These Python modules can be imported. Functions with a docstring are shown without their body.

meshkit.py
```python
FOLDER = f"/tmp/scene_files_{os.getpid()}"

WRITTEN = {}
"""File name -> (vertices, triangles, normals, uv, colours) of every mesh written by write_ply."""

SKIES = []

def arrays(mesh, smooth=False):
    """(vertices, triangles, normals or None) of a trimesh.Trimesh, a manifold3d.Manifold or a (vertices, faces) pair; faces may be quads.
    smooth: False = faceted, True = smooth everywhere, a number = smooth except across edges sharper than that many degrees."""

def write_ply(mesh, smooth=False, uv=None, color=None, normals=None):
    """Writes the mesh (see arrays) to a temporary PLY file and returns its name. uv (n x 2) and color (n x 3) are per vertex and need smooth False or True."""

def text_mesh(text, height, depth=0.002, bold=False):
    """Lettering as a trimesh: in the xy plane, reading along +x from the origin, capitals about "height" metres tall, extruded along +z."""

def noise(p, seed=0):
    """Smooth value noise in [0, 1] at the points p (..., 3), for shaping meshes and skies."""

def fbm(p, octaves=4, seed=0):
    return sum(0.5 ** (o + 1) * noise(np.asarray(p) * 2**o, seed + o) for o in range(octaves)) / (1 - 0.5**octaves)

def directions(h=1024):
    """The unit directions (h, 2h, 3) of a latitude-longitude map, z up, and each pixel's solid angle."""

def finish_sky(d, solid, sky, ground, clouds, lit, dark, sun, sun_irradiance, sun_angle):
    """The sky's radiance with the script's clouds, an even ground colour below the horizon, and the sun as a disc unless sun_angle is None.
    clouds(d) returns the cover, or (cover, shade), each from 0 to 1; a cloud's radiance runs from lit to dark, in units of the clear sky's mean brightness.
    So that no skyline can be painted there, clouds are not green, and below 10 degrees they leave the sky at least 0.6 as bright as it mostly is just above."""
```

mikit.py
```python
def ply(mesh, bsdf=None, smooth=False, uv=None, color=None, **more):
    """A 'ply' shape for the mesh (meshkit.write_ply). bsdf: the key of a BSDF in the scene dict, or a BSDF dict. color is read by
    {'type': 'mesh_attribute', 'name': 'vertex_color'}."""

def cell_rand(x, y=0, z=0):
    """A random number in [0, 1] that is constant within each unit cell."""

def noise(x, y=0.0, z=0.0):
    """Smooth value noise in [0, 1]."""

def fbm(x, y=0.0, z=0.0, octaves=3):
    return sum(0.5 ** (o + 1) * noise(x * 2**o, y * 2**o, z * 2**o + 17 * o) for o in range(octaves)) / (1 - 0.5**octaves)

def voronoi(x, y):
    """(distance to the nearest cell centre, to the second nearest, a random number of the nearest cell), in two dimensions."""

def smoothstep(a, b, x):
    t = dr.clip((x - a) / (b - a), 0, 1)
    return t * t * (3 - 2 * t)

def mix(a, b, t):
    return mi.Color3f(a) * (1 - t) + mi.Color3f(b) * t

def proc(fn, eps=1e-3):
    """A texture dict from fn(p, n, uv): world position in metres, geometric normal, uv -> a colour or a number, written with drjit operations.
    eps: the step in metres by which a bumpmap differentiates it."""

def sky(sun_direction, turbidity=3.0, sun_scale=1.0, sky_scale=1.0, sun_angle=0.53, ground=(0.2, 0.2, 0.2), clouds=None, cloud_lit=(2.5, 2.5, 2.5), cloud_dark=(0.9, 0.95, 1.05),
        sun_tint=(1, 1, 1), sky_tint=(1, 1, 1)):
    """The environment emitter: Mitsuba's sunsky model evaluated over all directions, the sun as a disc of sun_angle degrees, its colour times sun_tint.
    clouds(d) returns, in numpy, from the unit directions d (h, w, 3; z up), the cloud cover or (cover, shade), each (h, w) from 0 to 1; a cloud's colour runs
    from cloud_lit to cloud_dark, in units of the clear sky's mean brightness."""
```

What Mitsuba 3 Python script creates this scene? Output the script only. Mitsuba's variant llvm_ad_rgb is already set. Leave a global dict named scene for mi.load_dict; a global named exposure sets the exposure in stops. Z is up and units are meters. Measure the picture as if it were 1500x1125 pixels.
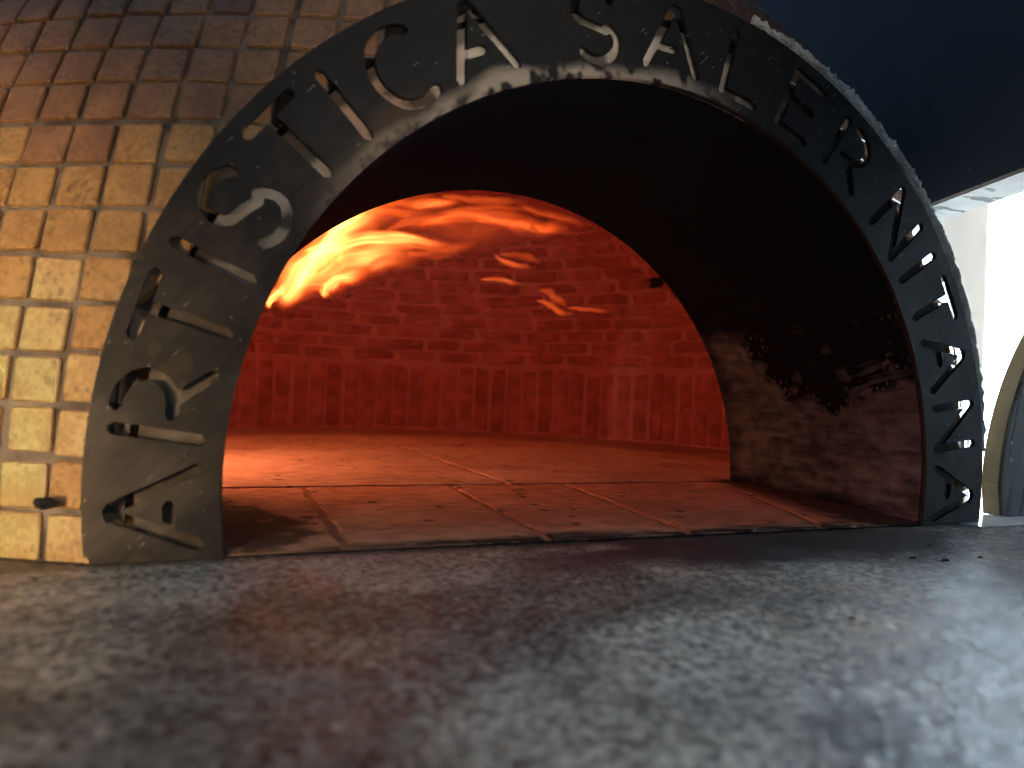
import math, random
import numpy as np
import trimesh, shapely, shapely.geometry as sg
from shapely import affinity
import drjit as dr
import mitsuba as mi
import mikit, meshkit
from mikit import proc, noise, fbm, voronoi, smoothstep, mix

S = 0.38            # everything is laid out in radii of the arch plate, then scaled to metres
scene, labels = {}, {}
rng = np.random.default_rng(7)
random.seed(7)

# ------------------------------------------------------------------ camera, light, exposure
exposure = 0.0
CAM = np.array([-0.8339, -1.3006, 0.2911])
YAW, PITCH, ROLL, FPX = 0.3903, 0.0090, 0.0382, 1095.94
FWD = np.array([math.sin(YAW) * math.cos(PITCH), math.cos(YAW) * math.cos(PITCH), math.sin(PITCH)])
RT0 = np.array([math.cos(YAW), -math.sin(YAW), 0.0])
UP0 = np.cross(RT0, FWD)
RIGHT = math.cos(ROLL) * RT0 + math.sin(ROLL) * UP0
UP = -math.sin(ROLL) * RT0 + math.cos(ROLL) * UP0
T = mi.ScalarTransform4f
scene['camera'] = {'type': 'thinlens', 'fov': 2 * math.degrees(math.atan(750 / FPX)), 'fov_axis': 'x',
                   'to_world': T().look_at(origin=(CAM * S).tolist(), target=((CAM + FWD) * S).tolist(), up=UP.tolist()),
                   'aperture_radius': 0.0024, 'focus_distance': 0.72, 'near_clip': 0.01, 'far_clip': 100.0}
# dim bluish daylight of the rest of the room
scene['room_light'] = {'type': 'constant', 'radiance': {'type': 'rgb', 'value': [0.065, 0.10, 0.15]}}


def spot(name, pos, target, rgb, cut, beam):
    scene[name] = {'type': 'spot', 'to_world': T().look_at(origin=[c * S for c in pos], target=[c * S for c in target], up=[0, 0, 1]),
                   'intensity': {'type': 'rgb', 'value': rgb}, 'cutoff_angle': cut, 'beam_width': beam}


# added unseen warm spot, low left of the oven mouth, to brighten the tiles
spot('left_fill', (-2.2, -1.7, 0.16), (-1.50, 0.0, 0.20), [5.6, 3.85, 2.1], 20.5, 2.0)
# added unseen warm fill from behind the camera on the left
spot('room_fill', (-2.6, -2.8, 1.0), (-1.34, 0.0, 0.14), [1.0, 0.76, 0.52], 12.5, 2.0)
# added unseen overhead fill that warms the left of the worktop
spot('overhead_fill', (-2.4, -2.6, 2.6), (-1.05, -1.25, 0.0), [2.2, 1.8, 1.3], 21.0, 3.0)
# added unseen low spot that brightens the crown letters from below
spot('crown_fill', (-0.75, -2.1, 0.22), (-0.33, 0.0, 0.95), [1.15, 0.97, 0.76], 18.0, 3.0)
# the fire itself, burning out of sight beside the mouth
FIRE = [12.0, 4.1, 1.8]


# ------------------------------------------------------------------ helpers
def bsdf(name, d):
    scene[name] = d
    return name


def pr(fn, rough=0.6, spec=0.4, metal=0.0, bump=None, scale=1.0, eps=1e-3, **kw):
    base = {'type': 'principled', 'base_color': proc(fn) if callable(fn) else {'type': 'rgb', 'value': list(fn)},
            'roughness': proc(rough) if callable(rough) else rough, 'specular': spec, 'metallic': metal, **kw}
    if bump is not None:
        base = {'type': 'bumpmap', 'arbitrary': {**proc(bump, eps)}, 'scale': scale, 'bsdf': base}
    return {'type': 'twosided', 'bsdf': base}


COUNT = {}


def key_of(name):
    n = COUNT.get(name, 0)
    COUNT[name] = n + 1
    return name if n == 0 else f'{name}_{n:03d}'


def put(name, mesh, mat, smooth=False, label=None, cat=None, group=None, kind=None, **more):
    """Adds one mesh (in arch units) as one entry; returns its key."""
    k = key_of(name)
    if isinstance(mesh, tuple):
        v, f = mesh
        mesh = (np.asarray(v, float) * S, f)
    else:
        mesh = trimesh.Trimesh(np.asarray(mesh.vertices) * S, mesh.faces, process=False)
    scene[k] = mikit.ply(mesh, mat, smooth, **more)
    tag(k, label, cat, group, kind)
    return k


def tag(k, label=None, cat=None, group=None, kind=None):
    d = {n: v for n, v in (('label', label), ('category', cat), ('group', group), ('kind', kind)) if v}
    if d:
        labels[k] = d


def box(x0, x1, y0, y1, z0, z1, bev=0.0):
    if bev <= 0:
        m = trimesh.creation.box((x1 - x0, y1 - y0, z1 - z0))
        m.apply_translation(((x0 + x1) / 2, (y0 + y1) / 2, (z0 + z1) / 2))
        return m
    p = [(sx, sy, sz) for sx in (0, 1) for sy in (0, 1) for sz in (0, 1)]
    pts = []
    for sx, sy, sz in p:
        c = np.array([x1 if sx else x0, y1 if sy else y0, z1 if sz else z0], float)
        d = np.array([-1 if sx else 1, -1 if sy else 1, -1 if sz else 1]) * bev
        pts += [c + d * [0, 1, 1], c + d * [1, 0, 1], c + d * [1, 1, 0]]
    return trimesh.convex.convex_hull(np.array(pts))


def grid(nu, nv, fn, close_u=False):
    """Quad sheet from fn(u, v) with u, v in 0..1 arrays -> (.., 3)."""
    u, v = np.meshgrid(np.linspace(0, 1, nu + 1), np.linspace(0, 1, nv + 1), indexing='ij')
    p = fn(u, v).reshape(-1, 3)
    i, j = np.meshgrid(np.arange(nu), np.arange(nv), indexing='ij')
    a = (i * (nv + 1) + j).ravel()
    q = np.stack([a, a + nv + 1, a + nv + 2, a + 1], 1)
    return p, np.vstack([q[:, [0, 1, 2]], q[:, [0, 2, 3]]]), np.stack([u.ravel(), v.ravel()], 1)


def P3(p):
    return p.x / S, p.y / S, p.z / S


# ------------------------------------------------------------------ materials
HC = 0.1273          # height of the arch centre


def counter_col(p, n, uv):
    x, y, z = P3(p)
    a = fbm(x * 4.2, y * 5.5, 1.0, 5)
    b = fbm(x * 120, y * 120, 5.0, 4)
    c = noise(x * 420, y * 420, 2.0)
    g = (0.045 + 0.36 * smoothstep(0.15, 0.9, b)) * (0.42 + 1.0 * smoothstep(0.32, 0.68, a)) + 0.14 * (c - 0.5)
    col = mix((1.0, 1.0, 0.90), (1.14, 0.98, 0.76), smoothstep(0.35, 0.65, fbm(x * 3 + 9, y * 3, 0.0, 3))) * g
    d1, d2, r = voronoi(x * 24, y * 24)
    col = mix(col, (0.36, 0.33, 0.27), smoothstep(0.22, 0.08, d1) * smoothstep(0.80, 0.88, r) * 0.8)
    d1, d2, r = voronoi(x * 70 + 5, y * 70)
    col = mix(col, (0.45, 0.44, 0.40), smoothstep(0.22, 0.08, d1) * smoothstep(0.86, 0.92, r))
    # soot dragged out of the mouth, and a rusty burnt stain
    e = dr.square((x - 0.26) / 0.58) + dr.square((y + 0.085) / 0.19)
    soot = smoothstep(1.3, 0.35, e + 0.9 * (fbm(x * 9, y * 16, 3.0, 3) - 0.5))
    col = mix(col, (0.012, 0.011, 0.012), soot * 0.98)
    e2 = dr.square((x + 0.42) / 0.38) + dr.square((y + 0.12) / 0.15)
    col = mix(col, mi.Color3f(0.16, 0.075, 0.05) * (0.5 + b), smoothstep(1.2, 0.3, e2 + 0.9 * (a - 0.5)) * 0.22)
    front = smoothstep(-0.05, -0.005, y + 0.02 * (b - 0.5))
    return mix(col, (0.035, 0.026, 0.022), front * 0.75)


def counter_rough(p, n, uv):
    x, y, z = P3(p)
    return 0.40 + 0.18 * fbm(x * 9, y * 9, 4.0, 3)


bsdf('counter_stone', pr(counter_col, counter_rough, 0.62, bump=lambda p, n, uv: fbm(p.x * 160, p.y * 160, 0.0, 3) + 0.6 * noise(p.x * 45, p.y * 45, 3.0), scale=0.0009, eps=5e-4))


def steel_col(p, n, uv):
    x, y, z = P3(p)
    th = dr.atan2(z - HC, x)                    # angle round the plate
    r = dr.sqrt(dr.square(x) + dr.square(z - HC))
    a = fbm(x * 9, z * 9, y * 9, 4)
    streak = fbm(x * 14 + z * 20, (z - x) * 160, 3.0, 3)
    left = smoothstep(0.3, -0.75, x) * smoothstep(0.95, 0.15, z)     # bare, brown, handled steel low on the left
    col = mix((0.016, 0.016, 0.017), (0.060, 0.052, 0.044), left * (0.35 + 0.9 * smoothstep(0.35, 0.7, a)))
    col = mix(col, (0.12, 0.085, 0.05), left * smoothstep(0.58, 0.72, fbm(x * 22, z * 22, 7.0, 3)) * 0.3)
    col = col * (0.75 + 0.5 * streak)
    # paint burnt white along the inner rim over the crown
    band = smoothstep(0.845, 0.805, r + 0.055 * (fbm(th * 9, r * 20, 1.0, 4) - 0.5))
    crown = smoothstep(1.25, 1.65, th) * smoothstep(2.62, 2.3, th)
    ash = band * crown * smoothstep(0.28, 0.5, fbm(th * 26, r * 30, 5.0, 3))
    col = mix(col, (0.42, 0.36, 0.29), ash * 0.9)
    brown = smoothstep(0.875, 0.81, r + 0.06 * (a - 0.5)) * smoothstep(2.1, 2.35, th) * smoothstep(2.62, 2.45, th)
    col = mix(col, (0.16, 0.10, 0.06), brown * 0.5)
    col = mix(col, (0.008, 0.008, 0.009), smoothstep(0.8045, 0.8025, r) * smoothstep(1.75, 1.5, th))
    # scratches and flecks
    d1, d2, rr = voronoi((x + z) * 9, (z - x) * 60)
    col = mix(col, (0.34, 0.33, 0.31), smoothstep(0.12, 0.03, d1) * smoothstep(0.90, 0.94, rr) * 0.7)
    d1, d2, rr = voronoi(x * 60, z * 60)
    return mix(col, (0.30, 0.29, 0.27), smoothstep(0.16, 0.06, d1) * smoothstep(0.94, 0.97, rr) * 0.6)


bsdf('plate_steel', pr(steel_col, lambda p, n, uv: 0.50 + 0.22 * fbm(p.x * 40, p.z * 40, 1.0, 3), 0.28,
                       bump=lambda p, n, uv: fbm(p.x * 220 + p.z * 260, (p.z - p.x) * 700, p.y * 100, 3), scale=0.00018, eps=3e-4))


def tunnel_col(p, n, uv):
    x, y, z = P3(p)
    a = fbm(y * 4, z * 9, x * 3, 4)
    grain = 0.55 * fbm(y * 9 + 2, z * 60, 1.0, 4) + 0.45 * fbm(y * 30, z * 40, 6.0, 4)
    bare = mix((0.030, 0.034, 0.040), (0.125, 0.135, 0.150), smoothstep(0.3, 0.72, grain * 0.7 + a * 0.3))
    black = mi.Color3f(0.0022, 0.0048, 0.0085)
    # soot line and the big black burn on the right hand wall
    edge = 0.50 + 0.10 * (fbm(y * 6, 2.0, 1.0, 3) - 0.5)
    soot = smoothstep(-0.03, 0.03, z - edge + 0.05 * (a - 0.5))
    lump = dr.square((y - 0.27) / 0.31) + dr.square((z - 0.43) / 0.155)
    e = lump + 1.5 * (fbm(y * 13, z * 13, 8.0, 4) - 0.5)
    burn = smoothstep(1.3, 0.85, e)
    scrape = smoothstep(0.62, 0.70, fbm(y * 5 + 3, z * 34 + y * 8, 2.0, 4)) * smoothstep(0.30, 0.1, y) * smoothstep(0.42, 0.36, z)
    d1, d2, r = voronoi(y * 58, z * 58)
    spots = smoothstep(0.42, 0.22, d1 + 0.2 * (a - 0.5)) * smoothstep(0.45, 0.6, r)
    near = smoothstep(0.5, 0.8, e) * smoothstep(1.5, 1.0, e)
    burn = burn * (1 - 0.85 * spots * near)
    d1, d2, r = voronoi(y * 11 + 2, z * 17)
    patch = smoothstep(0.36, 0.15, d1 + 0.5 * (fbm(y * 40, z * 40, 2.0, 3) - 0.5)) * smoothstep(0.62, 0.8, r) * smoothstep(0.62, 0.42, z)
    burn = burn * (1 - 0.35 * patch)
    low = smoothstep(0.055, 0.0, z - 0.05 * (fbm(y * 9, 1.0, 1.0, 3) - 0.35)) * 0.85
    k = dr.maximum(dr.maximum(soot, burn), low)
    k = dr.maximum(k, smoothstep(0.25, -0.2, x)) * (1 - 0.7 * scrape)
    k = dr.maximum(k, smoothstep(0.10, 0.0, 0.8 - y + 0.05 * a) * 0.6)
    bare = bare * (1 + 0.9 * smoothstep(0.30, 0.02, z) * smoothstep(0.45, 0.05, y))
    return mix(bare, black, dr.clip(k, 0, 1) * 0.97)


bsdf('sooty_steel', pr(tunnel_col, 0.8, 0.05, bump=lambda p, n, uv: fbm(p.y * 60, p.z * 420, p.x * 60, 3), scale=0.0012, eps=5e-4))
bsdf('soot', pr(lambda p, n, uv: mix((0.010, 0.009, 0.009), (0.022, 0.02, 0.02), noise(p.x * 400, p.y * 400, p.z * 400)), 0.9, 0.1))


def plaster_col(p, n, uv):
    x, y, z = P3(p)
    a = fbm(x * 14, z * 14, y * 14, 4)
    col = mix((0.46, 0.40, 0.33), (0.76, 0.69, 0.60), smoothstep(0.2, 0.75, fbm(x * 30, z * 30, y * 30, 4)))
    col = mix(col, (0.45, 0.19, 0.08), smoothstep(0.62, 0.74, fbm(x * 7, z * 7, 4.0, 3)) * 0.6)
    r = dr.sqrt(dr.square(x) + dr.square(z - HC))
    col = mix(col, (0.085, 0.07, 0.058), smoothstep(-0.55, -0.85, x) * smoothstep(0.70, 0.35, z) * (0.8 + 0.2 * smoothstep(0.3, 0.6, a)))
    col = mix(col, (0.05, 0.05, 0.055), smoothstep(0.10, 0.32, x) * 0.85)  # right-hand letters fall out of the light: shade painted into the plaster
    return mix(col, (0.03, 0.026, 0.022), dr.maximum(smoothstep(0.56, 0.72, fbm(x * 16 + 3, z * 16, 9.0, 4)), smoothstep(0.895, 0.915, r + 0.03 * (a - 0.5)) * smoothstep(0.55, 0.75, z)) * 0.85)  # dark stains, plus the unlit gap over the crown painted near black


bsdf('grey_plaster', pr(plaster_col, 0.85, 0.2, bump=lambda p, n, uv: fbm(p.x * 150, p.z * 150, p.y * 150, 3), scale=0.002))
bsdf('pale_mortar', pr(lambda p, n, uv: mix((0.45, 0.42, 0.37), (0.80, 0.77, 0.70), smoothstep(0.25, 0.65, fbm(p.x * 60, p.z * 60, p.y * 60, 4))), 0.9, 0.15))
bsdf('grout', pr(lambda p, n, uv: mix((0.085, 0.066, 0.056), (0.22, 0.185, 0.16), smoothstep(0.25, 0.75, fbm(p.x * 70, p.z * 70, p.y * 70, 4))), 0.9, 0.15,
                 bump=lambda p, n, uv: fbm(p.x * 500, p.z * 500, p.y * 500, 2), scale=0.0008, eps=4e-4))


def tile_bsdf(name, c0, c1, rough):
    def col(p, n, uv):
        x, y, z = P3(p)
        a = fbm(x * 20, z * 20, y * 20, 3)
        b = noise(x * 170, z * 170, y * 170)
        c = mix(c0, c1, smoothstep(0.3, 0.7, a * 0.6 + b * 0.4))
        s = smoothstep(0.70, 0.80, noise(x * 120 + 3, z * 120, y * 120) * 0.7 + 0.3 * noise(x * 19, z * 19, 4.0))
        return mix(c, mi.Color3f(c0) * 0.45, s * 0.5)
    bsdf(name, pr(col, rough, 0.6, bump=lambda p, n, uv: fbm(p.x * 260, p.z * 260, p.y * 260, 2), scale=0.0005, eps=4e-4, clearcoat=0.5, clearcoat_gloss=0.75))


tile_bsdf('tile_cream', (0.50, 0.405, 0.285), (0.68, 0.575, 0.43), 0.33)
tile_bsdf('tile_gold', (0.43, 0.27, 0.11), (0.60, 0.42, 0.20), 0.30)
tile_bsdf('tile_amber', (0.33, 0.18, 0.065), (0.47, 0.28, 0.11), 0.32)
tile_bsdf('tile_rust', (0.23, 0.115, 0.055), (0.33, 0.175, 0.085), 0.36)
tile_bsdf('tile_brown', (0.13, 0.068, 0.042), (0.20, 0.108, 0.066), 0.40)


def brick_bsdf(name, c0, c1):
    def col(p, n, uv):
        a = fbm(p.x * 45, p.y * 45, p.z * 45, 4)
        c = mix(c0, c1, smoothstep(0.3, 0.7, a))
        return c * (0.86 + 0.28 * noise(p.x * 14, p.y * 14, p.z * 20))
    bsdf(name, pr(col, 0.9, 0.15, bump=lambda p, n, uv: fbm(p.x * 150, p.y * 150, p.z * 150, 3), scale=0.003))


brick_bsdf('brick_red', (0.37, 0.105, 0.10), (0.51, 0.155, 0.145))
brick_bsdf('brick_dark', (0.32, 0.09, 0.085), (0.46, 0.135, 0.125))
brick_bsdf('brick_pale', (0.41, 0.12, 0.115), (0.55, 0.175, 0.16))
bsdf('fire_mortar', pr(lambda p, n, uv: mix((0.44, 0.155, 0.15), (0.62, 0.245, 0.23), fbm(p.x * 40, p.y * 40, p.z * 40, 4)), 0.9, 0.15,
                       bump=lambda p, n, uv: fbm(p.x * 110, p.y * 110, p.z * 110, 3), scale=0.004))


def hearth_col(p, n, uv):
    x, y, z = P3(p)
    a = fbm(x * 4, y * 4, 1.0, 4)
    b = fbm(x * 26, y * 40, 3.0, 4)
    col = mix((0.42, 0.25, 0.165), (0.60, 0.39, 0.27), smoothstep(0.3, 0.7, a * 0.5 + b * 0.5))
    col = mix(col, mix((0.44, 0.20, 0.115), (0.62, 0.31, 0.18), smoothstep(0.3, 0.7, a * 0.4 + b * 0.6)), smoothstep(0.84, 0.76, y) * 0.85)
    d1, d2, r = voronoi(x * 16, y * 11)
    col = mix(col, (0.10, 0.06, 0.045), smoothstep(0.22, 0.08, d1 + 0.25 * (b - 0.5)) * smoothstep(0.8, 0.86, r) * 0.8)
    # darker red-brown ring round the outside of the oven floor
    rr = dr.sqrt(dr.square(x - 0.0) + dr.square((y - 1.55) * 1.0)) + 0.10 * (a - 0.5)
    inside = smoothstep(0.80, 0.9, y)
    col = mix(col, (0.30, 0.16, 0.135), smoothstep(1.28, 1.42, rr) * inside * 0.8)
    cr = dr.abs(y - 2.25 - 0.15 * (fbm(x * 5, 1.0, 2.0, 4) - 0.5) + 0.05 * x)
    col = mix(col, (0.06, 0.035, 0.03), smoothstep(0.07, 0.0, cr) * smoothstep(0.45, 0.62, fbm(x * 9, y * 12, 6.0, 4)) * smoothstep(-0.1, 0.2, x) * smoothstep(1.0, 0.6, x))
    # soot: heap stain by the left foot, burnt front edge, dark strip along the right wall
    e = dr.square((x + 0.80) / 0.17) + dr.square((y - 0.22) / 0.34)
    soot = smoothstep(1.15, 0.45, e + 2.0 * (fbm(x * 14, y * 14, 2.0, 4) - 0.5))
    fr = smoothstep(0.075, 0.0, y + 0.15 * (fbm(x * 6, y * 12, 4.0, 4) - 0.46) + 0.03 * smoothstep(-0.2, -0.6, x))
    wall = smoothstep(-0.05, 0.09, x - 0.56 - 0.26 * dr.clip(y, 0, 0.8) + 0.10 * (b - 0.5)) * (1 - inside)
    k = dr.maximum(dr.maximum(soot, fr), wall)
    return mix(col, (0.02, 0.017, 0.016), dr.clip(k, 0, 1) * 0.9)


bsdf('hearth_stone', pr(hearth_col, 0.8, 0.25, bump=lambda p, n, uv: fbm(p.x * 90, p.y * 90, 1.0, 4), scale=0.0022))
bsdf('ash_grout', pr(lambda p, n, uv: mix((0.26, 0.13, 0.08), (0.42, 0.23, 0.145), fbm(p.x * 90, p.y * 90, 2.0, 3)), 0.9, 0.1))
bsdf('dark_joint', pr((0.05, 0.035, 0.03), 0.9, 0.1))


def hood_col(p, n, uv):
    x, y, z = P3(p)
    d1, d2, r = voronoi((y + x) * 7, z * 7)
    a = fbm(x * 8, y * 8, z * 8, 3)
    c = mix((0.042, 0.060, 0.088), (0.056, 0.078, 0.110), a)
    return mix(c, (0.20, 0.22, 0.25), smoothstep(0.07, 0.02, d1) * smoothstep(0.8, 0.86, r) * 0.7)


bsdf('hood_paint', pr(hood_col, 0.55, 0.4, bump=lambda p, n, uv: fbm(p.x * 120, p.y * 120, p.z * 120, 3), scale=0.001))
bsdf('hood_edge_paint', pr(lambda p, n, uv: mix((0.62, 0.61, 0.54), (0.80, 0.79, 0.72), fbm(p.x * 30, p.y * 30, p.z * 30, 4)) * (1 - 0.7 * smoothstep(0.66, 0.74, fbm(p.x * 22, p.y * 60, 3.0, 4))), 0.7, 0.3))
bsdf('cream_wall', pr(lambda p, n, uv: mix((0.66, 0.53, 0.40), (0.70, 0.57, 0.44), fbm(p.x * 3, p.y * 3, p.z * 3, 3)), 0.8, 0.2))
bsdf('white_paint', pr((0.8, 0.8, 0.79), 0.5, 0.4))
bsdf('white_ledge', pr(lambda p, n, uv: mix((0.72, 0.73, 0.74), (0.82, 0.82, 0.82), fbm(p.x * 30, p.y * 30, 1.0, 3)), 0.25, 0.5))


def door_col(p, n, uv):
    x, y, z = P3(p)
    a = fbm(x * 6, z * 3, y * 6, 4)
    s = fbm(x * 60 - z * 12, z * 3, 2.0, 3)
    c = mix((0.09, 0.10, 0.10), (0.20, 0.22, 0.21), smoothstep(0.3, 0.7, a))
    c = mix(c, (0.02, 0.02, 0.022), smoothstep(0.60, 0.68, s) * smoothstep(0.55, 0.2, z))
    d1, d2, r = voronoi(x * 22, z * 22)
    return mix(c, (0.5, 0.5, 0.5), smoothstep(0.15, 0.05, d1) * smoothstep(0.9, 0.95, r) * 0.6)


bsdf('door_face', pr(door_col, 0.6, 0.4))
bsdf('door_rim', pr(lambda p, n, uv: mix((0.50, 0.47, 0.36), (0.68, 0.65, 0.52), fbm(p.x * 40, p.y * 40, p.z * 40, 3)), 0.8, 0.2))

# ------------------------------------------------------------------ setting: worktop, wall, window
cv, cf, _ = grid(4, 4, lambda u, v: np.stack([-4 + 8 * u, -3.2 + 4.4 * v, 0 * u], -1))
put('counter', (cv, cf), 'counter_stone', kind='structure', label='dark mottled stone worktop with soot stains in front of the oven mouth')
put('ledge', box(0.925, 2.6, -0.055, 1.2, -0.02, 0.004), 'white_ledge', kind='structure', label='white ledge right of the arch plate, lit by the window')
tag('wall_right', 'cream wall and deep window reveal beside the bright daylit window', None, None, 'structure')
m = trimesh.creation.extrude_polygon(sg.Polygon([(7.05, 4.31), (7.05 - 0.52 * 5, 4.31 + 0.86 * 5), (7.6 - 0.52 * 5, 4.31 + 0.86 * 5 + 0.3), (7.6, 4.31)]), 8.5, engine='earcut')
m.apply_translation((0, 0, -2.5))
put('wall_right__reveal', m, 'cream_wall')
put('wall_right__pier', box(6.9, 7.2, -9.0, -0.9, -2.5, 6.0), 'cream_wall')
wp = (np.array([[7.1, -0.896, -1.6], [7.1, 4.306, -1.6], [7.1, 4.306, 4.5], [7.1, -0.896, 4.5]]), np.array([[0, 2, 1], [0, 3, 2]]))
k = put('wall_right__window_pane', wp, 'white_paint', label='window pane blown out white by daylight')
scene[k]['emitter'] = {'type': 'area', 'radiance': {'type': 'rgb', 'value': [14.0, 17.4, 21.0]}}

# ------------------------------------------------------------------ pizza oven: plate, tiled dome, tunnel, lining, hearth
OV = 'pizza_oven'
tag(OV, 'dome pizza oven clad in gold mosaic with a black lettered steel arch round its mouth', 'pizza oven')
DC, DR = np.array([-0.035, 1.835, 0.066]), 2.066     # outside of the dome: a sphere

# --- lettering, cut right through the arch plate
W = 0.0100
R0, RH = 0.827 + W * 0.6, 0.145 - W * 1.2


def arc(cx, cy, rx, ry, a0, a1, n=18):
    a = np.radians(np.linspace(a0, a1, n))
    return [(cx + rx * math.cos(t), cy + ry * math.sin(t)) for t in a]


H = RH
STROKES = {
    'A': [[(-0.062, 0), (-0.002, H)], [(0.004, H), (0.062, 0)], [(-0.034, 0.046), (0.008, 0.046)]],
    'R': [[(-0.052, 0), (-0.052, H)], [(-0.018, H)] + arc(-0.012, H - 0.040, 0.052, 0.040, 90, -90, 16) + [(-0.022, H - 0.080)], [(0.004, H - 0.080), (0.056, 0)]],
    'T': [[(-0.052, H), (0.056, H)], [(0.0, H), (0.0, 0)]],
    'I': [[(0, 0), (0, H)]],
    'S': [arc(0.0, H - 0.034, 0.043, 0.034, 25, 180, 14) + arc(-0.010, H - 0.034, 0.033, 0.030, 180, 230, 6)[1:] + [(0.0, H * 0.50), (0.020, H * 0.44)] + arc(0.002, 0.037, 0.044, 0.037, 50, -150, 18)],
    'C': [arc(0.012, H / 2, 0.062, H / 2, 55, 305, 30)],
    'L': [[(-0.042, H), (-0.042, 0), (0.046, 0)]],
    'E': [[(0.046, H), (-0.040, H), (-0.040, 0), (0.046, 0)], [(-0.040, H * 0.52), (0.034, H * 0.52)]],
    'N': [[(-0.050, 0), (-0.050, H), (0.050, 0), (0.050, H)]],
}
WORD = [('A', 182.9), ('R', 172.0), ('T', 163.4), ('I', 156.8), ('S', 150.2), ('T', 141.3), ('I', 134.4), ('C', 126.5), ('A', 116.0),
        ('S', 99.6), ('A', 88.0), ('L', 76.2), ('E', 65.6), ('R', 54.6), ('N', 41.4), ('I', 33.6), ('T', 26.9), ('A', 18.1), ('N', 7.5), ('A', -3.3)]
cuts = []
for ch, th in WORD:
    th = math.radians(th)
    er, et = np.array([math.cos(th), math.sin(th)]), np.array([math.sin(th), -math.cos(th)])
    for st in STROKES[ch]:
        pts = [tuple(er * (R0 + v) + et * u + np.array([0, HC])) for u, v in st]
        ln = sg.LineString(pts)
        g = ln.buffer(W, cap_style='flat', join_style='round').union(ln.buffer(W * 0.55, cap_style='square')).buffer(-0.003).buffer(0.003)
        jit = [(x + 0.0004 * math.sin(90 * z + x * 60), z + 0.0004 * math.sin(80 * x + 3 * z)) for x, z in g.exterior.segmentize(0.006).coords]
        cuts.append(sg.Polygon(jit, [list(i.coords) for i in g.interiors]).buffer(0))
ring = sg.Point(0, HC).buffer(1.0, quad_segs=64).difference(sg.Point(0, HC).buffer(0.8001, quad_segs=64)).intersection(sg.box(-2, 0.001, 2, 3))
plate = ring.difference(shapely.union_all(cuts)).simplify(0.0003)
PT = 0.010
parts = []
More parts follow.
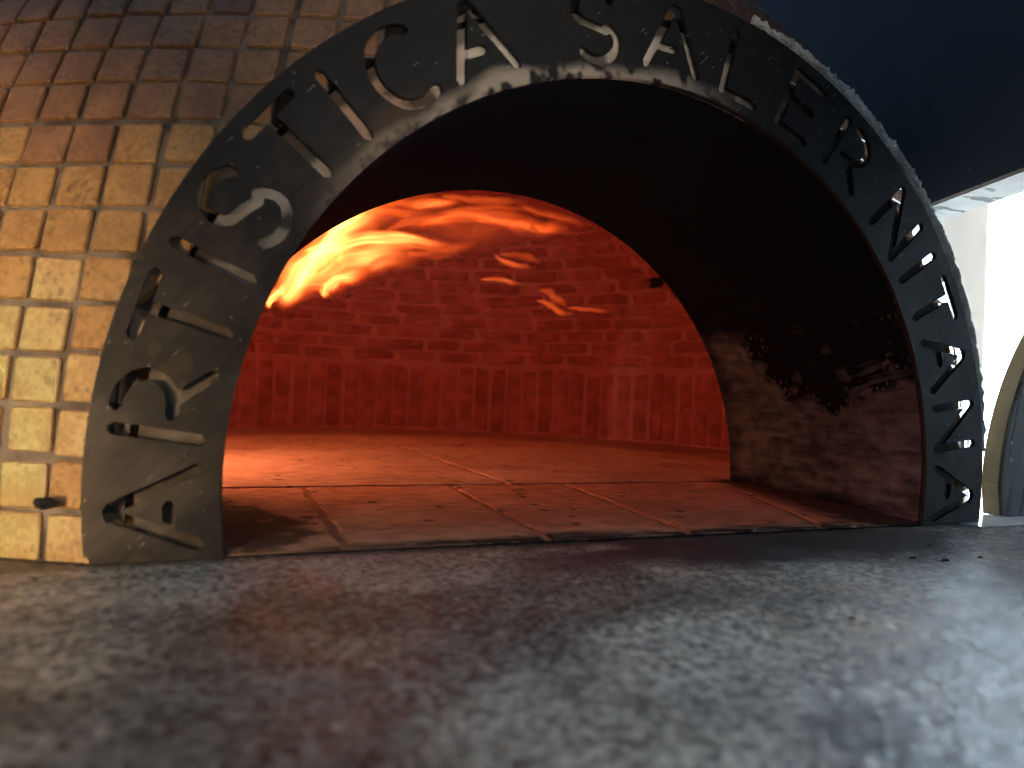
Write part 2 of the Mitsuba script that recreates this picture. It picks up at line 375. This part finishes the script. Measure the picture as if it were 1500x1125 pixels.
for g in getattr(plate, 'geoms', [plate]):
    if g.area < 2e-5:
        continue
    m = trimesh.creation.extrude_polygon(g, PT, engine='earcut')
    v = np.array(m.vertices)
    parts.append(trimesh.Trimesh(np.stack([v[:, 0], PT - v[:, 2], v[:, 1]], 1), m.faces, process=False))
put(OV + '__arch_plate', trimesh.util.concatenate(parts), 'plate_steel', label='dark steel arch plate with stencil lettering cut through it')


# --- collar of plaster behind the plate, and the facade under the outer half of the letters
def ring_sheet(r0, r1, y0, y1, a0=-8.5, a1=188.5, n=120, m=6, amp=0.0, sc=30):
    def fn(u, v):
        a = np.radians(a0 + (a1 - a0) * u)
        r = r0 + (r1 - r0) * v
        x, z = r * np.cos(a), HC + r * np.sin(a)
        p = np.stack([x, y0 + (y1 - y0) * v, z], -1)
        p[..., 1] += amp * (meshkit.fbm(p * sc, 3) - 0.5)
        return p
    v, f, _ = grid(n, m, fn)
    v[:, 2] = np.maximum(v[:, 2], 0.0015)
    return v, f


def sphere_y(x, z):
    return DC[1] - np.sqrt(np.maximum(DR * DR - (x - DC[0]) ** 2 - (z - DC[2]) ** 2, 0.01))


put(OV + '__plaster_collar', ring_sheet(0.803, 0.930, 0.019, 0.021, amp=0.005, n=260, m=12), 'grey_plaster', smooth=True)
vv, ff = ring_sheet(0.944, 1.03, 0, 0, n=160, m=8)
vv[:, 1] = np.maximum(0.031, sphere_y(vv[:, 0], vv[:, 2]) + 0.012)
put(OV + '__facade_grout', (vv, ff), 'grout', smooth=True)


def on_dome(phi, lat, out=0.0):
    r = DR + out
    return DC + r * np.stack([np.cos(lat) * np.sin(phi), -np.cos(lat) * np.cos(phi), np.sin(lat)], -1)


def flatten(p, depth):
    """Dome points that would stand in front of the plate are set back behind it."""
    r = np.hypot(p[..., 0], p[..., 2] - HC)
    inside = (r < 0.992) & (p[..., 1] < 0.9)
    p[..., 1] = np.where(inside, np.maximum(p[..., 1], depth), p[..., 1])
    return p, r


def dome_fn(u, v):
    phi = math.radians(-100) + math.radians(200) * u
    lat = -0.032 + (0.032 + 1.45) * v
    return on_dome(phi, lat, -0.006)


dv, df, _ = grid(200, 90, dome_fn)
dv, dr_ = flatten(dv, 0.05)
keep = ~np.all((dr_[df] < 0.96) & (dv[df][..., 1] < 0.9), axis=1)
put(OV + '__dome_grout', (dv, df[keep]), 'grout', smooth=True)

# --- mosaic: every tile in or near the picture is a piece of its own
TP, TA, TD, TF = 0.0815, -0.0693, 0.0426, -0.5488


def pix(X):
    d = (np.asarray(X) - CAM)
    z = d @ FWD
    return np.stack([750 + FPX * (d @ RIGHT) / z, 562.5 - FPX * (d @ UP) / z], -1), z


def mosaic_tile(i, j):
    sk = 0.0016 * (i - 5.5)
    p0 = TF + TD * j + sk + 0.0016 * 5.5 * 0.0
    l0 = (TA + TP * i) / DR
    jit = rng.normal(0, 1, 8)
    gw = 0.0051
    wu, wv = TD * DR / 2 - gw, TP / 2 - gw
    rows = []
    for inset, h in ((0.0, -0.009), (0.0, 0.0), (0.0018, 0.0026), (0.0050, 0.0035)):
        loop = []
        a, b = wu - inset, wv - inset
        for cx, cy, sx, sy in ((a, b, 1, 1), (-a, b, -1, 1), (-a, -b, -1, -1), (a, -b, 1, -1)):
            c = 0.0035
            if sx * sy > 0:
                loop += [(cx, cy - sy * c), (cx - sx * c, cy)]
            else:
                loop += [(cx - sx * c, cy), (cx, cy - sy * c)]
            if len(loop) % 4 == 0 and False:
                pass
        rows.append((loop, h))
    V = []
    mid_phi, mid_lat = p0 + TD / 2, l0 + TP / DR / 2
    scl = 1 + jit[0] * 0.018
    rot = jit[1] * 0.012
    du, dv_ = jit[2] * 0.0016, jit[3] * 0.0016
    for loop, h in rows:
        for a, b in loop:
            a, b = scl * (a * math.cos(rot) - b * math.sin(rot)) + du, scl * (a * math.sin(rot) + b * math.cos(rot)) + dv_
            tilt = a * jit[4] * 0.03 + b * jit[5] * 0.03
            V.append(on_dome(mid_phi + a / DR, mid_lat + b / DR, h + tilt + jit[6] * 0.001))
    V.append(on_dome(mid_phi, mid_lat, 0.0038))
    F = []
    n = 8
    for r in range(3):
        for c in range(n):
            a, b = r * n + c, r * n + (c + 1) % n
            F += [(a, b, b + n), (a, b + n, a + n)]
    for c in range(n):
        F.append((3 * n + c, 3 * n + (c + 1) % n, 4 * n))
    V, F = np.array(V), np.array(F)
    return V, F


tones = ['tile_cream', 'tile_gold', 'tile_amber', 'tile_rust', 'tile_brown']
ntile = 0
for i in range(0, 17):
    for j in range(-6, 36):
        V, F = mosaic_tile(i, j)
        _, r = flatten(V.copy(), 0.02)
        if r.min() < 1.0 < r.max():
            V, F = trimesh.remesh.subdivide_loop(V, F, 0) if False else trimesh.remesh.subdivide(*trimesh.remesh.subdivide(V, F))
        V, r = flatten(V, 0.022)
        V[:, 1] = np.where((r < 0.938) & (V[:, 1] < 0.5), 0.07, V[:, 1])
        c = V[32]
        if r.max() < 0.955 or V[:, 2].max() < 0.004:
            continue
        nrm = (c - DC) / DR
        if nrm @ (CAM - c) < -0.25 and c[0] > 0:
            continue
        px, zc = pix(V)
        if zc.min() < 0.2 or px[:, 0].max() < -60 or px[:, 1].max() < -60 or px[:, 0].min() > 1560:
            continue
        V[:, 2] = np.maximum(V[:, 2], 0.003)
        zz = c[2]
        t = 0.12 + zz * 3.35 + rng.normal(0, 0.17) + 0.8 * (i <= 1)  # darker tones higher up: fading light painted into the tile colours
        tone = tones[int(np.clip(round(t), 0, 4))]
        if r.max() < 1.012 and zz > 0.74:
            tone = 'soot'  # shade of the deep gap behind the crown letters, painted as black tiles
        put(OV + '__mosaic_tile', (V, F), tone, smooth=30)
        ntile += 1
print('mosaic tiles', ntile)

# rough mortar squeezed out along the right shoulder of the plate
def bead(u, v):
    a = np.radians(3 + 73 * u)
    s = 2 * math.pi * v
    prof = 0.006 + 0.012 * np.sin(math.pi * np.clip(u, 0, 1)) ** 0.7
    r = 1.028 + prof * np.cos(s) * 0.8
    x, z = r * np.cos(a), HC + r * np.sin(a)
    p = np.stack([x, 0.022 + prof * np.sin(s) * 0.9, z], -1)
    c = np.stack([np.cos(a) * 1.028, 0 * a + 0.02, HC + np.sin(a) * 1.028], -1)
    nz = (meshkit.fbm(p * 60, 3) - 0.5) * 0.012 + (meshkit.noise(p * 240) - 0.5) * 0.014 * np.clip((a - 0.45) * 4, 0, 1)
    d = p - c
    d /= np.linalg.norm(d, axis=-1, keepdims=True) + 1e-9
    return p + d * nz[..., None]


bv, bf, _ = grid(420, 14, bead)
put(OV + '__mortar_bead', (bv, bf), 'pale_mortar', label='rough pale mortar bead along the right shoulder of the arch plate')

# --- tunnel from the plate back to the oven mouth
MY, MR, MH = 0.7976, 0.88, 0.0154


def tunnel_fn(u, v):
    y = PT + 0.004 + (MY - PT - 0.004) * v
    t = y / MY
    r, h = 0.8 + (MR - 0.8) * t, HC + (MH - HC) * t
    a0 = np.arcsin(np.clip((h + 0.004) / r, -1, 1))
    a = -a0 + (math.pi + 2 * a0) * u
    return np.stack([r * np.cos(a), y, h + r * np.sin(a)], -1)


tv, tf, _ = grid(140, 30, tunnel_fn)
put(OV + '__mouth_tunnel', (tv, tf), 'sooty_steel', smooth=True, label='soot black steel throat of the oven mouth, bare brown metal low on its right')

# --- brick lining
LC, LR, LH, LZ = np.array([0.0, 1.76]), 1.86, 1.30, 0.46


def lining(phi, s, out=0.0):
    """phi round the oven, s up the wall: 0..LZ is upright, then an elliptical vault; out pushes towards the inside."""
    t = np.clip((s - LZ) / 2.55, 0, 1) * math.pi / 2
    rho = np.where(s < LZ, LR, LR * np.cos(t)) - out * np.where(s < LZ, 1.0, np.cos(t))
    z = np.where(s < LZ, s, LZ + LH * np.sin(t)) - out * np.where(s < LZ, 0.0, np.sin(t))
    return np.stack([LC[0] + rho * np.sin(phi), LC[1] + rho * np.cos(phi), z + 0 * phi], -1)


lv, lf, _ = grid(180, 70, lambda u, v: lining(u * 2 * math.pi, v * (LZ + 2.55)))
lv += (np.array([LC[0], LC[1], 0.5]) - lv) * ((meshkit.fbm(lv * 9, 3) - 0.5) * 0.006)[:, None]
ly = lv[lf][..., 1]
lf = lf[~np.all(ly < MY - 0.001, axis=1)]
lv[:, 1] = np.maximum(lv[:, 1], MY + 0.001)
put(OV + '__dome_lining', (lv, lf), 'fire_mortar', smooth=True, label='red brick lining of the oven, upright bricks below and flat courses above')
# inner front wall with the arched mouth cut in it
fw = sg.box(-2.2, -0.02, 2.2, 2.1).intersection(sg.Point(0, 0).buffer(1.68, quad_segs=32)).difference(sg.Point(0, MH).buffer(MR, quad_segs=48))
m = trimesh.creation.extrude_polygon(fw, 0.03, engine='earcut')
v = np.array(m.vertices)
put(OV + '__mouth_wall', trimesh.Trimesh(np.stack([v[:, 0], MY + 0.031 - v[:, 2], v[:, 1]], 1), m.faces, process=False), 'sooty_steel')

variants = {}


def brick_unit(k, nu, nv, jw=1.0):
    """A worn brick face in the square -1..1: (n, 3) with the third number the proudness 0..1."""
    if (k, nu, nv, jw) in variants:
        return variants[k, nu, nv, jw]
    g = np.random.default_rng(100 + k)
    ph = g.uniform(0, 6.28, 8)
    u, w = np.meshgrid(np.linspace(-1, 1, nu + 1), np.linspace(-1, 1, nv + 1), indexing='ij')
    rim = np.minimum(np.minimum(1 - abs(u), 1 - abs(w)) * 3.2, 1)
    h = np.where(rim <= 0, -0.7, 0.75 + 0.25 * np.sin(2.2 * u + ph[0]) * np.cos(1.5 * w + ph[1])) * 1.0
    u, w = np.sign(u) * abs(u) ** 0.6, np.sign(w) * abs(w) ** 0.6
    uu = u * (1 - 0.05 * w ** 4) + 0.03 * np.sin(2.5 * w + ph[2]) + 0.02 * np.sin(5 * w + ph[3])
    ww = w * (1 - 0.12 * jw * u ** 4) + jw * (0.07 * np.sin(2.0 * u + ph[4]) + 0.07 * np.sin(4.3 * u + ph[5]))
    h = h + 0.35 * g.uniform(-1, 1, h.shape) * (rim > 0)
    i, j = np.meshgrid(np.arange(nu), np.arange(nv), indexing='ij')
    a = (i * (nv + 1) + j).ravel()
    q = np.stack([a, a + nv + 1, a + nv + 2, a + 1], 1)
    f = np.vstack([q[:, [0, 1, 2]], q[:, [0, 2, 3]]])[:, ::-1]
    variants[k, nu, nv, jw] = (np.stack([uu.ravel(), ww.ravel(), h.ravel()], -1), f)
    return variants[k, nu, nv, jw]


def visible(c):
    d = c - CAM
    t = (MY - CAM[1]) / d[1]
    X = CAM + d * t
    return c[1] > MY + 0.1 and math.hypot(X[0], X[2] - MH) < MR + 0.16 and X[2] > -0.1


nb = 0


def brick(phi0, phi1, s0, s1, deep, k, mats):
    global nb
    c = lining((phi0 + phi1) / 2, np.array((s0 + s1) / 2))
    if not visible(c):
        return
    U, f = brick_unit(k % 9, 8, 6, 1.0 if s0 >= LZ else 0.12)
    phi = (phi0 + phi1) / 2 + (phi1 - phi0) / 2 * U[:, 0]
    s = (s0 + s1) / 2 + (s1 - s0) / 2 * U[:, 1]
    s = np.maximum(s, 0.0)
    put(OV + '__dome_lining__brick', (lining(phi, s, deep * U[:, 2]), f), mats[k % len(mats)], smooth=40)
    nb += 1


MATS = ['brick_red', 'brick_dark', 'brick_red', 'brick_pale', 'brick_red', 'brick_dark', 'brick_red']
dphi = 0.108 / LR
n_ = int(2 * math.pi / dphi)
for k in range(n_):
    p0 = k * 2 * math.pi / n_ + rng.normal(0, 0.0025)
    g = 0.011 / LR + abs(rng.normal(0, 0.002))
    brick(p0 + g / 2, p0 + 2 * math.pi / n_ - g / 2, 0.0, LZ - 0.012 + rng.normal(0, 0.006), 0.006 + abs(rng.normal(0, 0.003)), int(rng.integers(0, 63)), MATS)
s = LZ
course = 0
while s < LZ + 1.75:
    hgt = 0.096 + rng.normal(0, 0.004)
    t = max(0.0, (s - LZ) / 2.55) * math.pi / 2
    rho = LR * math.cos(t)
    off = rng.uniform(0, 0.3) + course * 0.155
    x = 0.0
    while x < 2 * math.pi * rho - 0.1:
        ln_ = 0.285 + rng.normal(0, 0.022)
        gap = 0.011 + abs(rng.normal(0, 0.004))
        a0, a1 = (x + off + gap / 2) / rho, (x + off + ln_ - gap / 2) / rho
        js = rng.normal(0, 0.005)
        brick(a0, a1, s + 0.006 + js, s + hgt - 0.005 + js + rng.normal(0, 0.003), 0.010 + abs(rng.normal(0, 0.005)), int(rng.integers(0, 63)), MATS)
        x += ln_
    s += hgt
    course += 1
print('bricks', nb)

# dark probe hole in the vault on the right
def ray(px, py):
    d = FWD + RIGHT * (px - 750) / FPX - UP * (py - 562.5) / FPX
    return d


best = None
for ph in np.linspace(0.2, 2.2, 500):
    for sc_ in np.linspace(0.5, 1.9, 240):
        pass
    ss = np.linspace(0.5, 1.9, 240)
    X = lining(np.full_like(ss, ph), ss)
    pp, _ = pix(X)
    e = np.hypot(pp[:, 0] - 962, pp[:, 1] - 413)
    i = int(np.argmin(e))
    if best is None or e[i] < best[0]:
        best = (e[i], ph, ss[i])
_, hp, hs_ = best
hv, hf, _ = grid(8, 24, lambda u, v: lining(hp + 0.034 * (u * 0.8 + 0.2 * (u > 0)) * np.cos(2 * math.pi * v) * (1 + 0.12 * np.sin(6 * math.pi * v)),
                                             hs_ + 0.042 * u * np.sin(2 * math.pi * v) * (1 + 0.15 * np.cos(4 * math.pi * v)), 0.024 - 0.012 * (1 - u ** 4)))
put(OV + '__dome_lining__probe_hole', (hv, hf), 'soot', smooth=True, label='small black hole in the brick vault')

# --- hearth: the floor of the oven and of its mouth
fl = sg.Point(LC[0], LC[1]).buffer(LR + 0.03, quad_segs=32).union(sg.box(-0.99, 0.0, 0.99, 0.9)).intersection(sg.box(-3, 0.008, 3, 5))
m = trimesh.creation.extrude_polygon(fl, 0.003, engine='earcut')
m.apply_translation((0, 0, 0.0025))
put(OV + '__hearth', m, 'ash_grout', label='oven floor of pale fired clay slabs with soot and ash')


def slab(poly, top, mat='hearth_stone', chip=0.004):
    """A floor slab with a softly worn, slightly wavy edge."""
    pg = sg.Polygon(poly)
    ex = [(x + 0.003 * math.sin(37 * y + 11 * x), y + 0.003 * math.sin(41 * x + 7 * y) + 0.002 * math.sin(130 * x) + (0.016 * meshkit.fbm(np.array([x * 14, 3.0, 1.0]), 3) if y < 0.02 else 0)) for x, y in pg.exterior.segmentize(0.02).coords]
    pg = sg.Polygon(ex)
    inn = pg.buffer(-chip)
    lo = trimesh.creation.extrude_polygon(pg, top - 0.003 - 0.0025, engine='earcut')
    lo.apply_translation((0, 0, 0.003))
    hi = trimesh.creation.extrude_polygon(inn, 0.0025 + 0.001, engine='earcut')
    hi.apply_translation((0, 0, top - 0.0025 - 0.001))
    put(OV + '__hearth__hearth_slab', trimesh.util.concatenate([lo, hi]), mat)


gp = 0.009
xs = [(-0.99, -0.99), (-0.596, -0.575), (-0.205, -0.166), (0.115, 0.205), (0.48, 0.79), (0.99, 0.99)]
for k in range(5):
    (a0, a1), (b0, b1) = xs[k], xs[k + 1]
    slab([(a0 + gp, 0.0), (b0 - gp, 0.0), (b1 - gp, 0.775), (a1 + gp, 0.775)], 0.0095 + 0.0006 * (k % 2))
ex, ey = [-2.0, -1.02, 0.03, 1.08, 2.1], [0.79, 1.95, 3.2, 3.8]
disc = sg.Point(LC[0], LC[1]).buffer(LR - 0.012, quad_segs=40)
for a in range(4):
    for b in range(3):
        pg = sg.box(ex[a] + gp, ey[b] + gp, ex[a + 1] - gp, ey[b + 1] - gp).intersection(disc)
        if pg.area > 0.02:
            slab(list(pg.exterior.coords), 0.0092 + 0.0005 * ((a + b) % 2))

# crusts of soot: left foot of the tunnel and the tile joint
def lump(c, r, seed, flat=0.5):
    m = trimesh.creation.icosphere(2, 1.0)
    v = np.array(m.vertices)
    v *= (0.65 + 0.8 * meshkit.fbm(v * 1.7 + seed * 9.1, 3, seed))[:, None]
    v = v * np.array([r[0], r[1], r[2]]) + np.array(c)
    return trimesh.Trimesh(v, m.faces, process=False)


# ------------------------------------------------------------------ hood and the arched door slab on the right
A, B = np.array([1.44, 0.50]), np.array([1.32, 0.13])
dirn = (A - B) / np.linalg.norm(A - B)
nor = np.array([dirn[1], -dirn[0]])
f0, f1 = A + dirn * 6.0, A - dirn * 2.3
hz = 0.985
quad = lambda off0, off1: [tuple(f0 + nor * off0), tuple(f1 + nor * off0), tuple(f1 + nor * off1), tuple(f0 + nor * off1)]
tag('hood', 'navy black extractor hood panel with a pale lower edge, right above the oven', 'extractor hood')
m = trimesh.creation.extrude_polygon(sg.Polygon(quad(0, 0.16)), 3.2, engine='earcut')
m.apply_translation((0, 0, hz + 0.006))
put('hood__panel', m, 'hood_paint')
m = trimesh.creation.extrude_polygon(sg.Polygon(quad(0.004, 0.156)), 0.012, engine='earcut')
m.apply_translation((0, 0, hz - 0.006))
put('hood__lower_edge', m.subdivide(), 'hood_edge_paint', label='pale chipped underside of the hood panel')

tag('oven_door', 'dark arched oven door slab with a pale rim, standing right of the arch', 'oven door')
arch = [(1.15, 0.006)] + [(1.99 - 0.775 * math.cos(t) * (1.0 + 0.10 * math.cos(t)), 0.05 + 0.82 * math.sin(t)) for t in np.linspace(0.05, math.pi - 0.05, 48)] + [(2.80, 0.006)]
pg = sg.Polygon(arch)


def stand(poly, y0, y1):
    m = trimesh.creation.extrude_polygon(poly, y1 - y0, engine='earcut')
    v = np.array(m.vertices)
    return trimesh.Trimesh(np.stack([v[:, 0], y1 - v[:, 2], v[:, 1]], 1), m.faces, process=False)


put('oven_door__rim', stand(pg, 0.055, 0.10), 'door_rim', label='pale sandy edge of the arched slab')
put('oven_door__face', stand(pg.buffer(-0.003).union(sg.box(1.17, 0.006, 2.7, 0.05)), 0.045, 0.0545), 'door_face', label='dark streaked face of the arched slab')

# ------------------------------------------------------------------ fire
bsdf('flame_air', {'type': 'diffuse', 'reflectance': {'type': 'rgb', 'value': [0.0, 0.0, 0.0]}})


def flame_mat(seed):
    return {'type': 'blendbsdf', 'weight': proc(lambda p, n, uv: 0.004 + 0.0 * p.x), 'a': {'type': 'null'}, 'b': {'type': 'diffuse', 'reflectance': {'type': 'rgb', 'value': [0.0, 0.0, 0.0]}}}


scene['flame_gas'] = flame_mat(0)


def at_px(px, py, depth):
    """The point seen at a pixel at a distance along the view axis: used once, to lay out where the flames burn."""
    return CAM + ray(px, py) * depth


def tongue(pts, widths, gain, seed, thick=0.25, nu=48, nv=12):
    """A flame as a closed lens-shaped body along a curve; it glows most along its middle."""
    pts = np.array(pts, float)
    tt = np.linspace(0, 1, len(pts))
    ts = np.linspace(0, 1, nu + 1)
    from scipy.interpolate import CubicSpline
    c = CubicSpline(tt, pts)(ts)
    w = np.interp(ts, np.linspace(0, 1, len(widths)), widths)
    tan = np.gradient(c, axis=0)
    tan /= np.linalg.norm(tan, axis=1, keepdims=True)
    view = np.array([0.35, 0.93, -0.1])
    side = np.cross(tan, view)
    side /= np.linalg.norm(side, axis=1, keepdims=True)
    nrm = np.cross(tan, side)
    V, UVs = [], []
    ring_n = 2 * nv
    for a in range(nu + 1):
        for b in range(ring_n):
            an = 2 * math.pi * b / ring_n
            wob = 0.10 * w[a] * math.sin(9 * ts[a] + seed) + 0.06 * w[a] * math.sin(23 * ts[a] + 2 * seed)
            V.append(c[a] + side[a] * (w[a] * math.cos(an) + wob) + nrm[a] * w[a] * thick * math.sin(an))
            UVs.append((ts[a], math.cos(an) * 0.5 + 0.5))
    F = []
    for a in range(nu):
        for b in range(ring_n):
            i0, i1 = a * ring_n + b, a * ring_n + (b + 1) % ring_n
            F += [(i0, i1, i1 + ring_n), (i0, i1 + ring_n, i0 + ring_n)]
    V, F = np.array(V), np.array(F)
    m = trimesh.Trimesh(V, F, process=False)
    if m.volume < 0:
        F = F[:, ::-1]

    def glow(p, n, uv):
        u, v = uv.x, dr.abs(uv.y * 2 - 1)
        x, y, z = P3(p)
        n1 = fbm(u * 5 + seed * 3.1, uv.y * 3.0, seed * 1.7, 3)
        n2 = fbm(u * 2.5 + seed, uv.y * 9.0 + n1 * 2.0, seed * 2.3, 4)
        body = smoothstep(1.0, 0.15, v + 0.75 * (n1 - 0.5)) * smoothstep(1.0, 0.88, v) * smoothstep(0.0, 0.10, u) * smoothstep(1.0, 0.55, u)
        fil = 0.68 + 0.6 * smoothstep(0.30, 0.75, n2)
        k = gain * dr.square(body) * fil * 1.3
        return mi.Color3f(1.0, 0.105, 0.012) * k + mi.Color3f(0.6, 0.42, 0.10) * dr.square(dr.maximum(k - 0.22, 0.0)) * 0.45
    k = put('flame__flame_tongue', (V, F), 'flame_gas', smooth=True, uv=np.array(UVs))
    scene[k]['emitter'] = {'type': 'area', 'radiance': proc(glow), 'sampling_weight': 0.15}


tag('flame', 'yellow and orange flames streaming under the brick vault from the left', 'flame')
P = at_px
# bright root at the left edge of the mouth
tongue([P(405, 455, 3.0), P(445, 400, 3.0), P(490, 350, 3.05), P(550, 312, 3.1), P(620, 285, 3.2)], [0.07, 0.14, 0.14, 0.11, 0.04], 2.0, 1.0)
tongue([P(432, 412, 2.9), P(462, 408, 2.9), P(515, 392, 3.0), P(585, 378, 3.1), P(650, 362, 3.2)], [0.08, 0.11, 0.12, 0.09, 0.03], 1.35, 2.0)
tongue([P(430, 380, 2.8), P(500, 358, 2.85), P(570, 352, 2.9), P(640, 358, 3.0), P(700, 352, 3.0)], [0.04, 0.055, 0.05, 0.035, 0.01], 2.0, 3.0)
tongue([P(470, 432, 2.8), P(482, 420, 2.8), P(510, 406, 2.85), P(565, 402, 2.95)], [0.025, 0.045, 0.045, 0.02], 1.7, 4.0)
tongue([P(437, 425, 2.78), P(446, 405, 2.78), P(470, 375, 2.8), P(520, 340, 2.9)], [0.025, 0.05, 0.06, 0.03], 1.7, 13.0)
tongue([P(385, 450, 2.7), P(402, 434, 2.7), P(412, 422, 2.7), P(425, 408, 2.7)], [0.025, 0.03, 0.025, 0.01], 2.0, 5.0)
# thin orange sheets rolling along the vault
tongue([P(500, 330, 3.3), P(590, 312, 3.4), P(680, 330, 3.5), P(760, 318, 3.5), P(860, 335, 3.5)], [0.12, 0.17, 0.15, 0.12, 0.04], 0.17, 6.0)
for n_f, (x0, y0, x1, y1, sag, w_, g_) in enumerate([
        (560, 297, 700, 294, 4, 0.030, 0.75), (600, 302, 690, 300, -3, 0.018, 0.9), (600, 340, 850, 338, -22, 0.040, 0.50),
        (620, 330, 780, 330, -14, 0.022, 0.75), (690, 320, 860, 342, 2, 0.030, 0.55), (740, 330, 850, 330, 6, 0.050, 0.42),
        (560, 345, 690, 322, -12, 0.030, 0.55), (640, 284, 790, 300, 4, 0.028, 0.42), (760, 300, 880, 335, 3, 0.025, 0.35),
        (630, 318, 800, 306, -8, 0.020, 0.45), (520, 300, 640, 312, 8, 0.030, 0.6), (590, 372, 720, 350, 8, 0.035, 0.40)]):
    d_ = 3.25 + 0.03 * n_f
    tongue([P(x0, y0, d_), P(x0 * .67 + x1 * .33, y0 * .67 + y1 * .33 + sag, d_), P(x0 * .33 + x1 * .67, y0 * .33 + y1 * .67 + sag * 0.6, d_ + .05), P(x1, y1, d_ + .1)],
           [w_ * 0.5, w_ * 1.35, w_ * 1.1, w_ * 0.3], g_ * 0.72, 20.0 + n_f, nu=30, nv=8)
# small red licks lower down
for n_f, (pts_, w_, g_) in enumerate([
        ([(722, 372), (740, 384), (765, 391), (800, 392)], 0.017, 0.55), ([(728, 372), (755, 374), (780, 380), (798, 388)], 0.022, 0.32),
        ([(700, 409), (725, 410), (750, 414), (775, 420)], 0.016, 0.60), ([(783, 440), (805, 448), (825, 458), (850, 458)], 0.020, 0.50),
        ([(788, 424), (805, 430), (822, 442), (835, 455)], 0.026, 0.34), ([(830, 452), (850, 452), (880, 456), (905, 458)], 0.012, 0.35)]):
    tongue([P(x, y, 3.35) for x, y in pts_], [w_ * 0.3, w_ * 1.3, w_ * 1.2, w_ * 0.3], g_ * 0.75, 40.0 + n_f, nu=24, nv=8)
# the burning heap itself, out of sight beside the mouth
core = lump((-1.02, 1.27, 0.46), (0.15, 0.22, 0.30), 3)
k = put('flame__burning_core', core, 'flame_gas', smooth=True)
scene[k]['emitter'] = {'type': 'area', 'radiance': {'type': 'rgb', 'value': FIRE}}

# ------------------------------------------------------------------ crumbs and clinker
def floor_px(px, py):
    d = ray(px, py)
    return CAM + d * (-CAM[2] / d[2])


CRUMBS = [(1337, 818, 0.006, 'charred crumb left in the row of three on the worktop below the plate foot'),
          (1385, 822, 0.008, 'largest black charred crumb, middle of the row of three on the worktop'),
          (1436, 817, 0.006, 'charred crumb right in the row of three on the worktop, nearest the window'),
          (1362, 800, 0.005, 'charred crumb closest to the right foot of the arch plate'),
          (1248, 907, 0.005, 'lone tiny black crumb nearest the viewer on the bright worktop')]
for n_c, (px, py, r, text) in enumerate(CRUMBS):
    c = floor_px(px, py)
    put('charred_crumb', lump((c[0], c[1], r * 0.25), (r * 1.05, r * 0.6, r * 0.38), n_c + 11), 'soot', smooth=True,
        label=text, cat='crumb', group='charred crumbs on the worktop')
d = ray(66, 737)
c = CAM + d * ((0.0 - CAM[1]) / d[1])
put('clinker_scrap', lump(c, (0.015, 0.008, 0.009), 31), 'soot', smooth=True, label='black burnt scrap stuck on the tile joint low at the left', cat='scrap')
